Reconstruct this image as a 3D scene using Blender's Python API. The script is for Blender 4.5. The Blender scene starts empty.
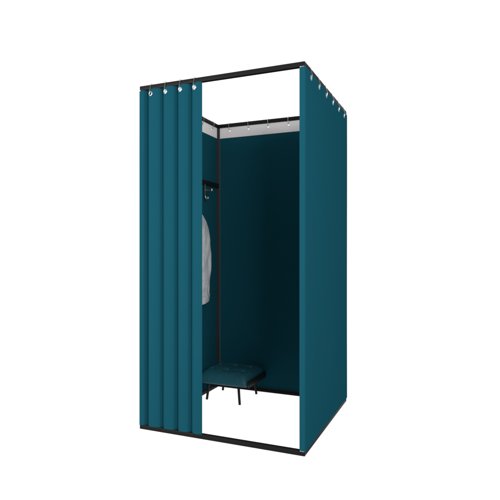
import bpy, bmesh, math, random
from mathutils import Vector, noise

random.seed(4)
SC = bpy.context.scene
COL = SC.collection
PI = math.pi

# ------------------------------------------------------------------ materials
def material(name):
    m = bpy.data.materials.new(name)
    m.use_nodes = True
    nt = m.node_tree
    return m, nt, nt.nodes['Principled BSDF']

def noise_bump(nt, bsdf, scale, strength, dist=0.001, detail=3, vec=None, prev=None):
    n = nt.nodes.new('ShaderNodeTexNoise')
    n.inputs['Scale'].default_value = scale
    n.inputs['Detail'].default_value = detail
    if vec is not None:
        nt.links.new(vec, n.inputs['Vector'])
    b = nt.nodes.new('ShaderNodeBump')
    b.inputs['Strength'].default_value = strength
    b.inputs['Distance'].default_value = dist
    nt.links.new(n.outputs['Fac'], b.inputs['Height'])
    if prev is not None:
        nt.links.new(prev, b.inputs['Normal'])
    nt.links.new(b.outputs['Normal'], bsdf.inputs['Normal'])
    return b.outputs['Normal']

def vary(nt, bsdf, a, b, scale, vec=None, detail=4):
    n = nt.nodes.new('ShaderNodeTexNoise')
    n.inputs['Scale'].default_value = scale
    n.inputs['Detail'].default_value = detail
    if vec is not None:
        nt.links.new(vec, n.inputs['Vector'])
    mx = nt.nodes.new('ShaderNodeMix'); mx.data_type = 'RGBA'
    mx.inputs[6].default_value = (*a, 1); mx.inputs[7].default_value = (*b, 1)
    nt.links.new(n.outputs['Fac'], mx.inputs[0])
    nt.links.new(mx.outputs[2], bsdf.inputs['Base Color'])

def fabric_material(name, a, b, rough=0.95, sheen=0.0):
    m, nt, bs = material(name)
    tc = nt.nodes.new('ShaderNodeTexCoord')
    bs.inputs['Roughness'].default_value = rough
    bs.inputs['Specular IOR Level'].default_value = 0.0
    bs.inputs['Sheen Weight'].default_value = sheen
    vary(nt, bs, a, b, 5.0, tc.outputs['Object'])
    mp = nt.nodes.new('ShaderNodeMapping')              # threads run up the cloth
    mp.inputs['Scale'].default_value = (1, 1, 0.35)
    nt.links.new(tc.outputs['Object'], mp.inputs['Vector'])
    noise_bump(nt, bs, 900, 0.25, 0.0006, 2, mp.outputs['Vector'])
    return m

TEAL = (0.0031, 0.0295, 0.0425)
TEAL2 = (0.0034, 0.0315, 0.0450)
M_FABRIC = fabric_material('teal_curtain_cloth', TEAL, TEAL2)

M_BAND = fabric_material('pale_heading_tape', (0.36, 0.345, 0.35), (0.40, 0.385, 0.39))

M_FRAME, nt, bs = material('black_powder_coat')
vary(nt, bs, (0.0042, 0.0040, 0.0042), (0.0058, 0.0056, 0.0057), 40)
bs.inputs['Roughness'].default_value = 0.5
bs.inputs['Specular IOR Level'].default_value = 0.035
noise_bump(nt, bs, 700, 0.12, 0.0004)

M_POST, nt, bs = material('lit_black_powder_coat')  # frame's black coat painted lighter, standing in for light on the posts
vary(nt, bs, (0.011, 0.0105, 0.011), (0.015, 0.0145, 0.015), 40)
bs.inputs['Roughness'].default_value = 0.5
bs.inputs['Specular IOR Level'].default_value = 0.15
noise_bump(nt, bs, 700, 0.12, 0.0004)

M_LEG, nt, bs = material('black_steel')
vary(nt, bs, (0.004, 0.004, 0.004), (0.006, 0.006, 0.006), 40)
bs.inputs['Roughness'].default_value = 0.4
bs.inputs['Specular IOR Level'].default_value = 0.1

M_METAL, nt, bs = material('bright_nickel')
bs.inputs['Base Color'].default_value = (0.27, 0.28, 0.29, 1)
bs.inputs['Metallic'].default_value = 1
bs.inputs['Roughness'].default_value = 0.28
noise_bump(nt, bs, 300, 0.05, 0.0003)

M_HOOK, nt, bs = material('brushed_hook_metal')
bs.inputs['Base Color'].default_value = (0.40, 0.32, 0.215, 1)
bs.inputs['Metallic'].default_value = 1
bs.inputs['Roughness'].default_value = 0.38
noise_bump(nt, bs, 300, 0.08, 0.0003)

M_LEATHER, nt, bs = material('teal_leather')
tc = nt.nodes.new('ShaderNodeTexCoord')
vary(nt, bs, (0.0046, 0.036, 0.049), (0.0075, 0.047, 0.063), 14, tc.outputs['Object'])
bs.inputs['Roughness'].default_value = 0.45
bs.inputs['Specular IOR Level'].default_value = 0.16
noise_bump(nt, bs, 420, 0.35, 0.0012, 4, tc.outputs['Object'])

M_SHIRT, nt, bs = material('pale_grey_shirt_cloth')
tc = nt.nodes.new('ShaderNodeTexCoord')
vary(nt, bs, (0.13, 0.138, 0.142), (0.26, 0.27, 0.275), 22, tc.outputs['Object'], 6)
bs.inputs['Roughness'].default_value = 0.7
bs.inputs['Specular IOR Level'].default_value = 0.2
mp = nt.nodes.new('ShaderNodeMapping'); mp.inputs['Scale'].default_value = (1, 1, 0.3)
nt.links.new(tc.outputs['Object'], mp.inputs['Vector'])
p = noise_bump(nt, bs, 24, 1.0, 0.02, 3, mp.outputs['Vector'])
noise_bump(nt, bs, 800, 0.2, 0.0005, 2, tc.outputs['Object'], p)

# white floor made translucent; added glow from the white world below erases shadows
M_FLOOR, nt, bs = material('underlit_white_floor')
vary(nt, bs, (0.90, 0.90, 0.90), (0.92, 0.92, 0.92), 2)
bs.inputs['Roughness'].default_value = 0.9
bs.inputs['Specular IOR Level'].default_value = 0.0
tr = nt.nodes.new('ShaderNodeBsdfTranslucent')
tr.inputs['Color'].default_value = (0.98, 0.98, 0.98, 1)
mxs = nt.nodes.new('ShaderNodeMixShader'); mxs.inputs[0].default_value = 0.93
nt.links.new(bs.outputs[0], mxs.inputs[1]); nt.links.new(tr.outputs[0], mxs.inputs[2])
nt.links.new(mxs.outputs[0], nt.nodes['Material Output'].inputs['Surface'])

# ------------------------------------------------------------------ mesh helpers
def box(bm, x0, x1, y0, y1, z0, z1, bevel=0.0):
    vs = [bm.verts.new((x, y, z)) for x in (x0, x1) for y in (y0, y1) for z in (z0, z1)]
    idx = [(0, 1, 3, 2), (4, 6, 7, 5), (0, 4, 5, 1), (2, 3, 7, 6), (0, 2, 6, 4), (1, 5, 7, 3)]
    fs = [bm.faces.new([vs[i] for i in f]) for f in idx]
    if bevel:
        es = list({e for f in fs for e in f.edges})
        bmesh.ops.bevel(bm, geom=es, offset=bevel, segments=2, profile=0.5, affect='EDGES')

def tube(bm, pts, radii, closed=False, n=10):
    pts = [Vector(p) for p in pts]
    if not isinstance(radii, (list, tuple)):
        radii = [radii] * len(pts)
    N = len(pts); rings = []
    prev = None
    for i, p in enumerate(pts):
        a = pts[(i - 1) % N] if (closed or i > 0) else p
        b = pts[(i + 1) % N] if (closed or i < N - 1) else p
        t = (b - a).normalized()
        if prev is None:
            ref = Vector((0, 0, 1)) if abs(t.z) < 0.9 else Vector((1, 0, 0))
            s = t.cross(ref).normalized()
        else:
            s = (prev - t * prev.dot(t)).normalized()
        prev = s
        q = t.cross(s)
        rings.append([bm.verts.new(p + (s * math.cos(2 * PI * k / n) + q * math.sin(2 * PI * k / n)) * radii[i]) for k in range(n)])
    for i in range(N if closed else N - 1):
        A, B = rings[i], rings[(i + 1) % N]
        for k in range(n):
            bm.faces.new((A[k], A[(k + 1) % n], B[(k + 1) % n], B[k]))
    if not closed:
        bm.faces.new(rings[0][::-1]); bm.faces.new(rings[-1])

def ball(bm, c, r, sx=1, sy=1, sz=1):
    res = bmesh.ops.create_uvsphere(bm, u_segments=18, v_segments=12, radius=r)
    for v in res['verts']:
        v.co = Vector((v.co.x * sx, v.co.y * sy, v.co.z * sz)) + Vector(c)

def smooth_path(ctrl, closed=True, per=6):
    n = len(ctrl); out = []
    P = [Vector(c) for c in ctrl]
    rng = range(n) if closed else range(n - 1)
    for i in rng:
        if closed:
            p0, p1, p2, p3 = P[(i - 1) % n], P[i], P[(i + 1) % n], P[(i + 2) % n]
        else:
            p0, p1, p2, p3 = P[max(i - 1, 0)], P[i], P[i + 1], P[min(i + 2, n - 1)]
        for k in range(per):
            t = k / per
            out.append(0.5 * ((2 * p1) + (p2 - p0) * t + (2 * p0 - 5 * p1 + 4 * p2 - p3) * t * t + (3 * p1 - p0 - 3 * p2 + p3) * t ** 3))
    if not closed:
        out.append(P[-1])
    return out

def obj(name, bm, mat, parent=None, smooth=True, angle=40):
    bmesh.ops.recalc_face_normals(bm, faces=bm.faces[:])
    me = bpy.data.meshes.new(name)
    bm.to_mesh(me); bm.free()
    me.materials.append(mat)
    if smooth:
        for p in me.polygons:
            p.use_smooth = True
        me.set_sharp_from_angle(angle=math.radians(angle))
    o = bpy.data.objects.new(name, me)
    COL.objects.link(o)
    if parent is not None:
        o.parent = parent
        o.matrix_parent_inverse = parent.matrix_world.inverted()
    return o

def thing(name, loc):
    o = bpy.data.objects.new(name, None)
    o.empty_display_size = 0.1
    o.location = loc
    COL.objects.link(o)
    bpy.context.view_layer.update()
    return o

def tag(o, label, cat, group=None):
    o['label'] = label; o['category'] = cat
    if group:
        o['group'] = group
    return o

# ------------------------------------------------------------------ setting
bm = bmesh.new()
R = 60
fv = [bm.verts.new((math.cos(2 * PI * k / 64) * R, math.sin(2 * PI * k / 64) * R, 0)) for k in range(64)]
bm.faces.new(fv)
floor = obj('floor', bm, M_FLOOR, smooth=False)
floor['kind'] = 'structure'

# ------------------------------------------------------------------ booth frame: 1 m x 1 m x 2 m
T = 0.025            # square tube
P = 0.029            # posts
H = 2.0
G = 0.001
frame = thing('changing_booth_frame', (0.5, 0.5, 0.0))
tag(frame, 'black square tube frame of the changing booth holding up all the teal curtains', 'booth frame')
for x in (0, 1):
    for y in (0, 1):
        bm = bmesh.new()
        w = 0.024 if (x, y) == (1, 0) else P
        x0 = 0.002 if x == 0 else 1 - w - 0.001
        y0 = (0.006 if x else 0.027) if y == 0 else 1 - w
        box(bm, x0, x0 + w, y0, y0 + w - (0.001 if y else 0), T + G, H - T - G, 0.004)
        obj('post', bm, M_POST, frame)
for zname, z0 in (('bottom_rail', 0.0005), ('top_rail', H - T)):
    for y0 in (0, 1 - T):
        bm = bmesh.new(); box(bm, 0, 1, y0, y0 + T, z0, z0 + T, 0.0015); obj(zname, bm, M_FRAME, frame)
    for x0 in (0, 1 - T):
        bm = bmesh.new(); box(bm, x0, x0 + T, T + G, 1 - T - G, z0, z0 + T, 0.0015); obj(zname, bm, M_FRAME, frame)

# ------------------------------------------------------------------ curtains
Z_HOLE = 1.9475
Z_TOP = 1.9735
Z_BOT = 0.0262

def resample(path, step):
    pts = [Vector((p[0], p[1])) for p in path]
    out = [pts[0].copy()]; acc = 0.0
    for a, b in zip(pts, pts[1:]):
        L = (b - a).length
        if L == 0:
            continue
        d = step - acc
        while d <= L:
            out.append(a + (b - a) * (d / L)); d += step
        acc = L - (d - step)
    if (out[-1] - pts[-1]).length > step * 0.3:
        out.append(pts[-1].copy())
    else:
        out[-1] = pts[-1].copy()
    return out

def sheet(path, z0, z1, holes, thick, wob=0.0, seed=0.0, step=0.0035, normal_off=0.0, scallop=None, z_fine=None):
    """cloth hung along a plan path, with eyelet holes cut near its top; a closed skin of real thickness"""
    cols = resample(path, step)
    zs = []
    z = z1
    lim = Z_HOLE - 0.024 if z_fine is None else z_fine
    while z > max(lim, z0):
        zs.append(z); z -= 0.0035
    n = max(1, int((z - z0) / 0.04))
    for k in range(n + 1):
        zs.append(z + (z0 - z) * k / n)
    nrm = []
    for i in range(len(cols)):
        a = cols[max(i - 1, 0)]; b = cols[min(i + 1, len(cols) - 1)]
        t = (b - a).normalized(); nrm.append(Vector((t.y, -t.x)))      # to the right of the path = outward
    bm = bmesh.new()
    def layer(off):
        g = []
        for i, c in enumerate(cols):
            row = []
            for z in zs:
                d = off + normal_off
                if wob:
                    k = min(1, max(0, (Z_TOP - z) / 0.25))
                    d += wob * k * noise.noise(Vector((c.x * 5 + seed, c.y * 5, z * 0.7)))
                p = c + nrm[i] * d
                zz = z
                if scallop:
                    zz += scallop(c, z)
                row.append(bm.verts.new((p.x, p.y, zz)))
            g.append(row)
        return g
    A, B = layer(thick / 2), layer(-thick / 2)
    def dead(i, j):
        c = (cols[i] + cols[i + 1]) / 2; zc = (zs[j] + zs[j + 1]) / 2
        return any((c - Vector(h[:2])).length ** 2 + (zc - h[2]) ** 2 < 0.0098 ** 2 for h in holes)
    nx, nz = len(cols), len(zs)
    kill = [[dead(i, j) for j in range(nz - 1)] for i in range(nx - 1)]
    alive = lambda i, j: 0 <= i < nx - 1 and 0 <= j < nz - 1 and not kill[i][j]
    for i in range(nx - 1):
        for j in range(nz - 1):
            if kill[i][j]:
                continue
            bm.faces.new((A[i][j], A[i][j + 1], A[i + 1][j + 1], A[i + 1][j]))
            bm.faces.new((B[i][j], B[i + 1][j], B[i + 1][j + 1], B[i][j + 1]))
            for (di, dj, e) in ((-1, 0, ((i, j), (i, j + 1))), (1, 0, ((i + 1, j + 1), (i + 1, j))),
                                (0, -1, ((i + 1, j), (i, j))), (0, 1, ((i, j + 1), (i + 1, j + 1)))):
                if not alive(i + di, j + dj):
                    (a, b), (c, d) = e
                    bm.faces.new((A[a][b], A[c][d], B[c][d], B[a][b]))
    # round off the cut edge of each hole under its eyelet
    for i in range(nx):
        for j in range(nz):
            near = [kill[a][b] for a in (i - 1, i) for b in (j - 1, j) if 0 <= a < nx - 1 and 0 <= b < nz - 1]
            if not any(near) or all(near):
                continue
            h = min(holes, key=lambda h: (cols[i] - Vector(h[:2])).length ** 2 + (zs[j] - h[2]) ** 2)
            hc = Vector((h[0], h[1], h[2]))
            for v in (A[i][j], B[i][j]):
                w = v.co - hc
                out = Vector((nrm[i].x, nrm[i].y, 0))
                dep = out * w.dot(out); w = w - dep
                if w.length > 1e-6:
                    v.co = hc + dep + w.normalized() * 0.0106
    loose = [v for v in bm.verts if not v.link_faces]
    bmesh.ops.delete(bm, geom=loose, context='VERTS')
    return bm

def eyelet_mesh(c, out):
    """pressed metal eyelet: a flat round washer lying in the cloth"""
    bm = bmesh.new()
    c = Vector(c); o = Vector(out); s = Vector((-o.y, o.x, 0)); u = Vector((0, 0, 1))
    n, m = 28, 10
    rings = []
    for k in range(n):
        a = 2 * PI * k / n
        r = s * math.cos(a) + u * math.sin(a)
        rings.append([bm.verts.new(c + r * (0.0112 + 0.0037 * math.cos(2 * PI * q / m)) + o * 0.0026 * math.sin(2 * PI * q / m)) for q in range(m)])
    for k in range(n):
        for q in range(m):
            bm.faces.new((rings[k][q], rings[k][(q + 1) % m], rings[(k + 1) % n][(q + 1) % m], rings[(k + 1) % n][q]))
    return bm

def ring_mesh(base, out, plane, sway=0.0):
    """wire ring round the top rail and down through the eyelet. base = point on the rail's outer face line; plane = how far the cloth lies outside it"""
    bm = bmesh.new()
    b = Vector(base); o = Vector(out); s = Vector((-o.y, o.x, 0))
    zb = Z_HOLE - 0.0035
    ctrl = [(0.0032, H + 0.0035), (0.0034, H - 0.012), (max(0.0036, plane + 0.0052), H - T - 0.006),
            (plane + 0.0062, zb + 0.012), (plane + 0.001, zb), (plane - 0.009, zb + 0.010),
            (-T - 0.0034, H - T - 0.004), (-T - 0.0034, H - 0.012), (-T - 0.0032, H + 0.0035), (-T / 2, H + 0.0052)]
    pts = []
    for q, (d, z) in enumerate(ctrl):
        k = (H - z) / 0.055
        pts.append((b.x + o.x * d + s.x * sway * k, b.y + o.y * d + s.y * sway * k, z))
    tube(bm, smooth_path(pts, True, 5), 0.00105, True, 8)
    return bm

GROUP = 'teal curtains around the changing booth'
def hang(name, label, path, holes, out, rail_face, plane, wob, seed, band_path=None, step=0.0035, clips=(), scallop=None, pin=None):
    bm = sheet(path, Z_BOT, Z_TOP, holes, 0.0022, wob, seed, step, scallop=scallop)
    cur = obj(name, bm, M_FABRIC, angle=50)
    tag(cur, label, 'curtain', GROUP)
    o = Vector(out)
    if band_path:
        obj('heading_band', sheet(band_path, 1.894, Z_TOP - 0.001, holes, 0.0016, 0, 0, step, z_fine=1.90), M_BAND, cur)
    for h in holes:
        obj('eyelet', eyelet_mesh(h[:3], h[3] if len(h) > 3 else out), M_METAL, cur)
    for h in holes:
        hx = Vector((h[0], h[1], 0))
        base = hx - o * (hx.dot(o) - rail_face)
        obj('curtain_ring', ring_mesh(base, out, plane, random.uniform(-0.002, 0.002)), M_METAL, cur)
    for c in clips:
        bm = bmesh.new(); box(bm, *c, 0.0006)
        obj('corner_clip', bm, M_METAL, cur)
    return cur

# --- front curtain, drawn to the left third and bunched in soft box folds
VALLEYS = [0.047, 0.150, 0.247, 0.338]
FRONT = -0.0035
def front_y(u):
    """rounded pleats: an arch from valley to valley, with a soft narrow groove at each valley"""
    ends = [-0.040] + VALLEYS + [0.430]
    for a, b in zip(ends, ends[1:]):
        if a <= u <= b:
            p = (u - a) / (b - a)
            break
    y = 0.0138 - 0.0185 * max(0.0, math.sin(PI * (p ** 0.92))) ** 0.75
    for v, w, d in zip(VALLEYS, (0.0200, 0.0180, 0.0190, 0.0175), (0.0085, 0.0075, 0.0080, 0.0075)):
        if abs(u - v) < w:
            y += d * (0.5 + 0.5 * math.cos(PI * (u - v) / w))
    return y
fp = [(0.0005, 0.0)] + [(0.0025 + k * 0.4095 / 400, front_y(0.0025 + k * 0.4095 / 400)) for k in range(401)]
def front_normal(u):
    d = (front_y(u + 0.006) - front_y(u - 0.006)) / 0.012
    L = math.hypot(d, 1)
    return (d / L, -1 / L, 0)
fh = [(u, front_y(u), Z_HOLE, front_normal(u)) for u in (0.0765, 0.1755, 0.273, 0.3635)]
hang('curtain', 'folded teal front curtain drawn aside to the left, hanging in four vertical pleats', fp, fh, (0, -1, 0), 0.0, 0.0035,
     0.0022, 3.1, None, 0.0028, clips=((0.002, 0.012, -0.0078, -0.0052, Z_TOP - 0.004, Z_TOP + 0.001),))

# --- right curtain, flat, wrapped a little round the front post
rp = [(0.9735, -0.0035), (0.985, -0.0035), (0.996, -0.0035)]
for k in range(1, 8):
    a = -PI / 2 + k / 8 * PI / 2
    rp.append((0.996 + 0.0075 * math.cos(a), 0.004 + 0.0075 * math.sin(a)))
rp += [(1.0035, 0.004), (1.0035, 0.5), (1.0035, 0.9995)]
rh = [(1.0035, 0.104 + 0.1605 * k, Z_HOLE) for k in range(6)]
hang('curtain', 'flat closed teal curtain on the right side, its outer face showing', rp, rh, (1, 0, 0), 1.0, 0.0035,
     0.0022, 8.3, [(0.9955, P + 0.01), (0.9955, 0.5), (0.9955, 0.962)],
     clips=((0.977, 0.999, -0.0075, -0.0052, Z_TOP - 0.0035, Z_TOP + 0.0005), (0.977, 0.999, -0.0075, -0.0052, Z_BOT - 0.0005, Z_BOT + 0.003)))

# --- back curtain, flat, seen from inside
yb = 0.988
bp = [(0.963, yb), (0.5, yb), (0.0325, yb)]
bh = [(0.1145 + 0.1565 * k, yb, Z_HOLE) for k in range(6)]
hang('curtain', 'flat closed teal back curtain with pale heading tape, facing the open front behind the stool', bp, bh, (0, 1, 0), 1.0, yb - 1.0,
     0.003, 1.7, [(0.963, yb - 0.0026), (0.5, yb - 0.0026), (0.0325, yb - 0.0026)])

# --- left curtain, flat, mostly hidden behind the drawn front curtain
xl = 0.012
lp = [(xl, 0.9695), (xl, 0.5), (xl, 0.037)]
lh = [(xl, 0.105 + 0.1575 * k, Z_HOLE) for k in range(6)]
hang('curtain', 'flat teal left curtain seen from inside, behind the coat rack and the grey shirt', lp, lh, (-1, 0, 0), 0.0, -xl,
     0.002, 5.9, [(xl + 0.0026, 0.9695), (xl + 0.0026, 0.5), (xl + 0.0026, 0.037)])

# ------------------------------------------------------------------ coat rack on the left side
rack = thing('coat_rack', (0.03, 0.5, 1.52))
tag(rack, 'black bar with metal double hooks fixed across the left side of the booth', 'coat rack')
bm = bmesh.new(); box(bm, 0.018, 0.033, 0.0365, 0.967, 1.5165, 1.548, 0.0012)
obj('bar', bm, M_LEG, rack)

def hook(v):
    bm = bmesh.new()
    x = 0.036
    # back plate
    box(bm, 0.0335, 0.0375, v - 0.006, v + 0.006, 1.420, 1.5155, 0.0015)
    # long upper prong and short lower prong
    tube(bm, smooth_path([(x, v, 1.476), (0.055, v, 1.471), (0.073, v, 1.470), (0.087, v, 1.471)], False, 6), [0.0042] * 19, False, 10)
    tube(bm, smooth_path([(x, v, 1.432), (0.041, v, 1.416), (0.048, v, 1.408), (0.055, v, 1.410), (0.058, v, 1.414)], False, 6), [0.0042] * 25, False, 10)
    h = obj('hook', bm, M_HOOK, rack)
    for c, r in (((0.090, v, 1.4715), 0.0115), ((0.059, v, 1.417), 0.0095)):
        bm = bmesh.new(); ball(bm, c, r, 0.72, 1, 1)
        obj('knob', bm, M_HOOK, h)
    return h
for v in (0.742, 0.375, 0.10):
    hook(v)

# ------------------------------------------------------------------ shirt on the middle hook
def loft(bm, secs, n=36, crumple=1.0):
    rings = []
    for (c, hv, hu, ex) in secs:                # centre, half width along v, half depth along u, squareness
        r = []
        for k in range(n):
            a = 2 * PI * k / n
            ca, sa = math.cos(a), math.sin(a)
            pv = math.copysign(abs(ca) ** ex, ca) * hv
            pu = math.copysign(abs(sa) ** ex, sa) * hu
            z = c[2]
            w = 0.35 + 0.65 * min(1, abs(1.3 - z) / 0.3)
            d = crumple * 0.016 * w * noise.noise(Vector((pv * 17 + c[1] * 9, pu * 12, z * 3.5 + ex)))
            d += crumple * 0.008 * noise.noise(Vector((pv * 40, pu * 30 + 4, z * 9)))
            r.append(bm.verts.new((c[0] + pu + (d if sa > 0 else d * 0.4), c[1] + pv + d * 0.18 * ca, z)))
        rings.append(r)
    for A, B in zip(rings, rings[1:]):
        for k in range(n):
            bm.faces.new((A[k], A[(k + 1) % n], B[(k + 1) % n], B[k]))
    bm.faces.new(rings[0][::-1]); bm.faces.new(rings[-1])

def interp(keys, n, ex=0.8):
    out = []
    for i in range(n + 1):
        t = i / n * (len(keys) - 1)
        a = min(int(t), len(keys) - 2); f = t - a
        f = f * f * (3 - 2 * f) * 0.35 + f * 0.65
        A, B = keys[a], keys[a + 1]
        out.append(((A[0][0] + (B[0][0] - A[0][0]) * f, A[0][1] + (B[0][1] - A[0][1]) * f, A[0][2] + (B[0][2] - A[0][2]) * f),
                    A[1] + (B[1] - A[1]) * f, A[2] + (B[2] - A[2]) * f, ex))
    return out

VC = 0.375
U0 = 0.058
bm = bmesh.new()
loft(bm, interp([((U0, VC, 1.400), 0.060, 0.020), ((U0, VC, 1.385), 0.090, 0.028), ((U0, VC, 1.345), 0.165, 0.036), ((U0, VC, 1.29), 0.205, 0.040),
                 ((U0, VC, 1.20), 0.205, 0.040), ((U0, VC, 1.00), 0.195, 0.038), ((U0, VC, 0.85), 0.205, 0.037), ((U0, VC, 0.70), 0.215, 0.035)], 70))
shirt = obj('shirt', bm, M_SHIRT, angle=80)
tag(shirt, 'pale grey long sleeved shirt hanging limp from a hook beside the left curtain', 'shirt')
for s, k in ((1, 1.0), (-1, 0.82)):      # the front arm hangs closer to the body
    bm = bmesh.new()
    keys = ((1.310, .150, .022, .028), (1.285, .180, .044, .037), (1.245, .212, .056, .041), (1.20, .243, .056, .041), (1.12, .275, .056, .040),
            (1.00, .289, .056, .038), (0.90, .289, .055, .037), (0.80, .277, .053, .036), (0.71, .262, .050, .033))
    loft(bm, interp([((U0 + .010, VC + s * k * o, z), hv, hu) for z, o, hv, hu in keys], 70))
    sl = obj('sleeve', bm, M_SHIRT, shirt, angle=80)
    bm = bmesh.new()
    loft(bm, interp([((U0 + .012, VC + s * k * .268, 0.728), 0.0535, 0.037), ((U0 + .011, VC + s * k * .268, 0.705), 0.0530, 0.036),
                     ((U0 + .010, VC + s * k * .268, 0.676), 0.0525, 0.034)], 10, 0.5), 36, 0.25)
    for v in bm.verts:
        v.co.z += s * (v.co.y - VC - s * k * .26) * 0.2
    obj('cuff', bm, M_SHIRT, sl, angle=80)
bm = bmesh.new()
loft(bm, interp([((U0 - .004, VC, 1.435), 0.055, 0.030), ((U0, VC, 1.415), 0.060, 0.034), ((U0, VC, 1.392), 0.070, 0.036)], 8))
obj('collar', bm, M_SHIRT, shirt, angle=80)

# ------------------------------------------------------------------ low stool in the back left corner
stool = thing('stool', (0.23, 0.78, 0.0))
tag(stool, 'low stool with tufted dark teal leather seat and thin black legs', 'stool')

def cushion():
    x0, x1, y0, y1 = 0.036, 0.407, 0.622, 0.972
    zb, zs_, zt = 0.121, 0.158, 0.210
    cx, cy, hx, hy = (x0 + x1) / 2, (y0 + y1) / 2, (x1 - x0) / 2, (y1 - y0) / 2
    btn = [(x, y) for x in (0.10, 0.222, 0.344) for y in (0.735, 0.865)]
    bm = bmesh.new()
    n = 110
    top = []
    def g(i):                                  # denser towards the rim
        t = -1 + 2 * i / n
        return math.sin(t * PI / 2) * 0.5 + t * 0.5
    for i in range(n + 1):
        row = []
        for j in range(n + 1):
            s, t = g(i), g(j)
            f = (1 - abs(s) ** 9) ** 0.5 * (1 - abs(t) ** (3.6 if t < 0 else 9)) ** 0.5
            dome = 1 - 0.02 * s * s - 0.03 * t * t
            z = zs_ + (zt - zs_) * f * dome
            # front lip rolls down lower than the ends
            if t < 0:
                z -= 0.014 * abs(t) ** 5
            x, y = cx + hx * s * (1 - (0.04 if t < 0 else 0.02) * t ** 8), cy + hy * t * (1 - 0.045 * s ** 8)
            for (bx, by) in btn:
                r2 = (x - bx) ** 2 + (y - by) ** 2
                z -= 0.009 * math.exp(-r2 / 0.013 ** 2) + 0.004 * math.exp(-r2 / 0.035 ** 2)
            # stitched pulls between the buttons
            for by in (0.735, 0.865):
                z -= 0.0045 * math.exp(-((y - by) / 0.006) ** 2) * f
            for bx in (0.10, 0.222, 0.344):
                z -= 0.0018 * math.exp(-((x - bx) / 0.006) ** 2) * f
            z += 0.003 * noise.noise(Vector((x * 22, y * 22, 1.0))) * f
            row.append(bm.verts.new((x, y, z)))
        top.append(row)
    for i in range(n):
        for j in range(n):
            bm.faces.new((top[i][j], top[i + 1][j], top[i + 1][j + 1], top[i][j + 1]))
    rim = [top[i][0] for i in range(n)] + [top[n][j] for j in range(n)] + [top[i][n] for i in range(n, 0, -1)] + [top[0][j] for j in range(n, 0, -1)]
    prev = rim
    for zf, ins in ((0.66, -0.004), (0.33, -0.003), (0.0, 0.004)):
        cur = []
        for v in rim:
            w = Vector((v.co.x - cx, v.co.y - cy)); L = w.length
            q = w * (1 - ins / L)
            cur.append(bm.verts.new((cx + q.x, cy + q.y, zb + (v.co.z - zb) * zf)))
        for k in range(len(rim)):
            bm.faces.new((prev[k], prev[(k + 1) % len(rim)], cur[(k + 1) % len(rim)], cur[k]))
        prev = cur
    bm.faces.new(prev)
    return bm, btn
bm, btn = cushion()
seat = obj('seat', bm, M_LEATHER, stool, angle=70)
for (bx, by) in btn:
    bm = bmesh.new(); ball(bm, (bx, by, 0.1925), 0.0075, 1, 1, 0.45)
    obj('button', bm, M_LEATHER, seat)
for (a, b) in ((0.0265, 0.0315), (0.4115, 0.4175)):
    bm = bmesh.new(); box(bm, a, b, 0.634, 0.968, 0.1155, 0.159, 0.002)
    obj('end_panel', bm, M_LEG, stool)
bm = bmesh.new(); box(bm, 0.034, 0.409, 0.66, 0.955, 0.112, 0.1205, 0.0015)
obj('seat_frame', bm, M_LEG, stool)
for (x, y) in ((0.094, 0.657), (0.357, 0.632), (0.097, 0.905), (0.365, 0.908)):
    bm = bmesh.new()
    tx = 0.012 if x < 0.2 else -0.012
    ty = 0.008 if y < 0.7 else -0.006
    tube(bm, [(x, y, 0.0008), (x + tx * 0.5, y + ty * 0.5, 0.05), (x + tx, y + ty, 0.1115)], [0.0085, 0.0088, 0.0092], False, 14)
    obj('leg', bm, M_LEG, stool)

# ------------------------------------------------------------------ light: white studio, soft boxes left-front and right-front, added fill at right
w = bpy.data.worlds.new('World'); SC.world = w
w.use_nodes = True
bg = w.node_tree.nodes['Background']
bg.inputs['Color'].default_value = (1, 1, 1, 1)
bg.inputs['Strength'].default_value = 1.12

def softbox(name, loc, target, size, power):
    l = bpy.data.lights.new(name, 'AREA'); l.shape = 'RECTANGLE'
    l.size, l.size_y = size; l.energy = power
    o = bpy.data.objects.new(name, l); COL.objects.link(o)
    o.location = loc
    o.rotation_euler = (Vector(target) - Vector(loc)).to_track_quat('-Z', 'Y').to_euler()
    return o
softbox('soft_light', (-2.6, -3.4, 1.6), (0.3, 0.0, 1.0), (1.6, 2.2), 430)
softbox('soft_light', (5.4, 0.3, 1.4), (1.0, 0.5, 1.0), (2.0, 2.4), 62)  # added fill, brightens the right curtain's outer face
softbox('soft_light', (3.0, -2.4, 1.9), (0.4, 0.5, 0.8), (1.2, 1.6), 215)

# ------------------------------------------------------------------ camera
cam = bpy.data.cameras.new('Camera')
cam.sensor_width = 36
cam.lens = 494.96 / 500 * 36
cam.shift_y = -0.664 / 500
cam.clip_end = 500
co = bpy.data.objects.new('Camera', cam); COL.objects.link(co)
co.location = (1.7208, -2.4106, 1.0483)
co.rotation_euler = (PI / 2, 0, 0.4007)
SC.camera = co

vs = SC.view_settings
vs.view_transform = 'Standard'; vs.look = 'None'; vs.exposure = 0; vs.gamma = 1
SC.render.engine = 'CYCLES'
SC.cycles.max_bounces = 8
SC.cycles.diffuse_bounces = 5
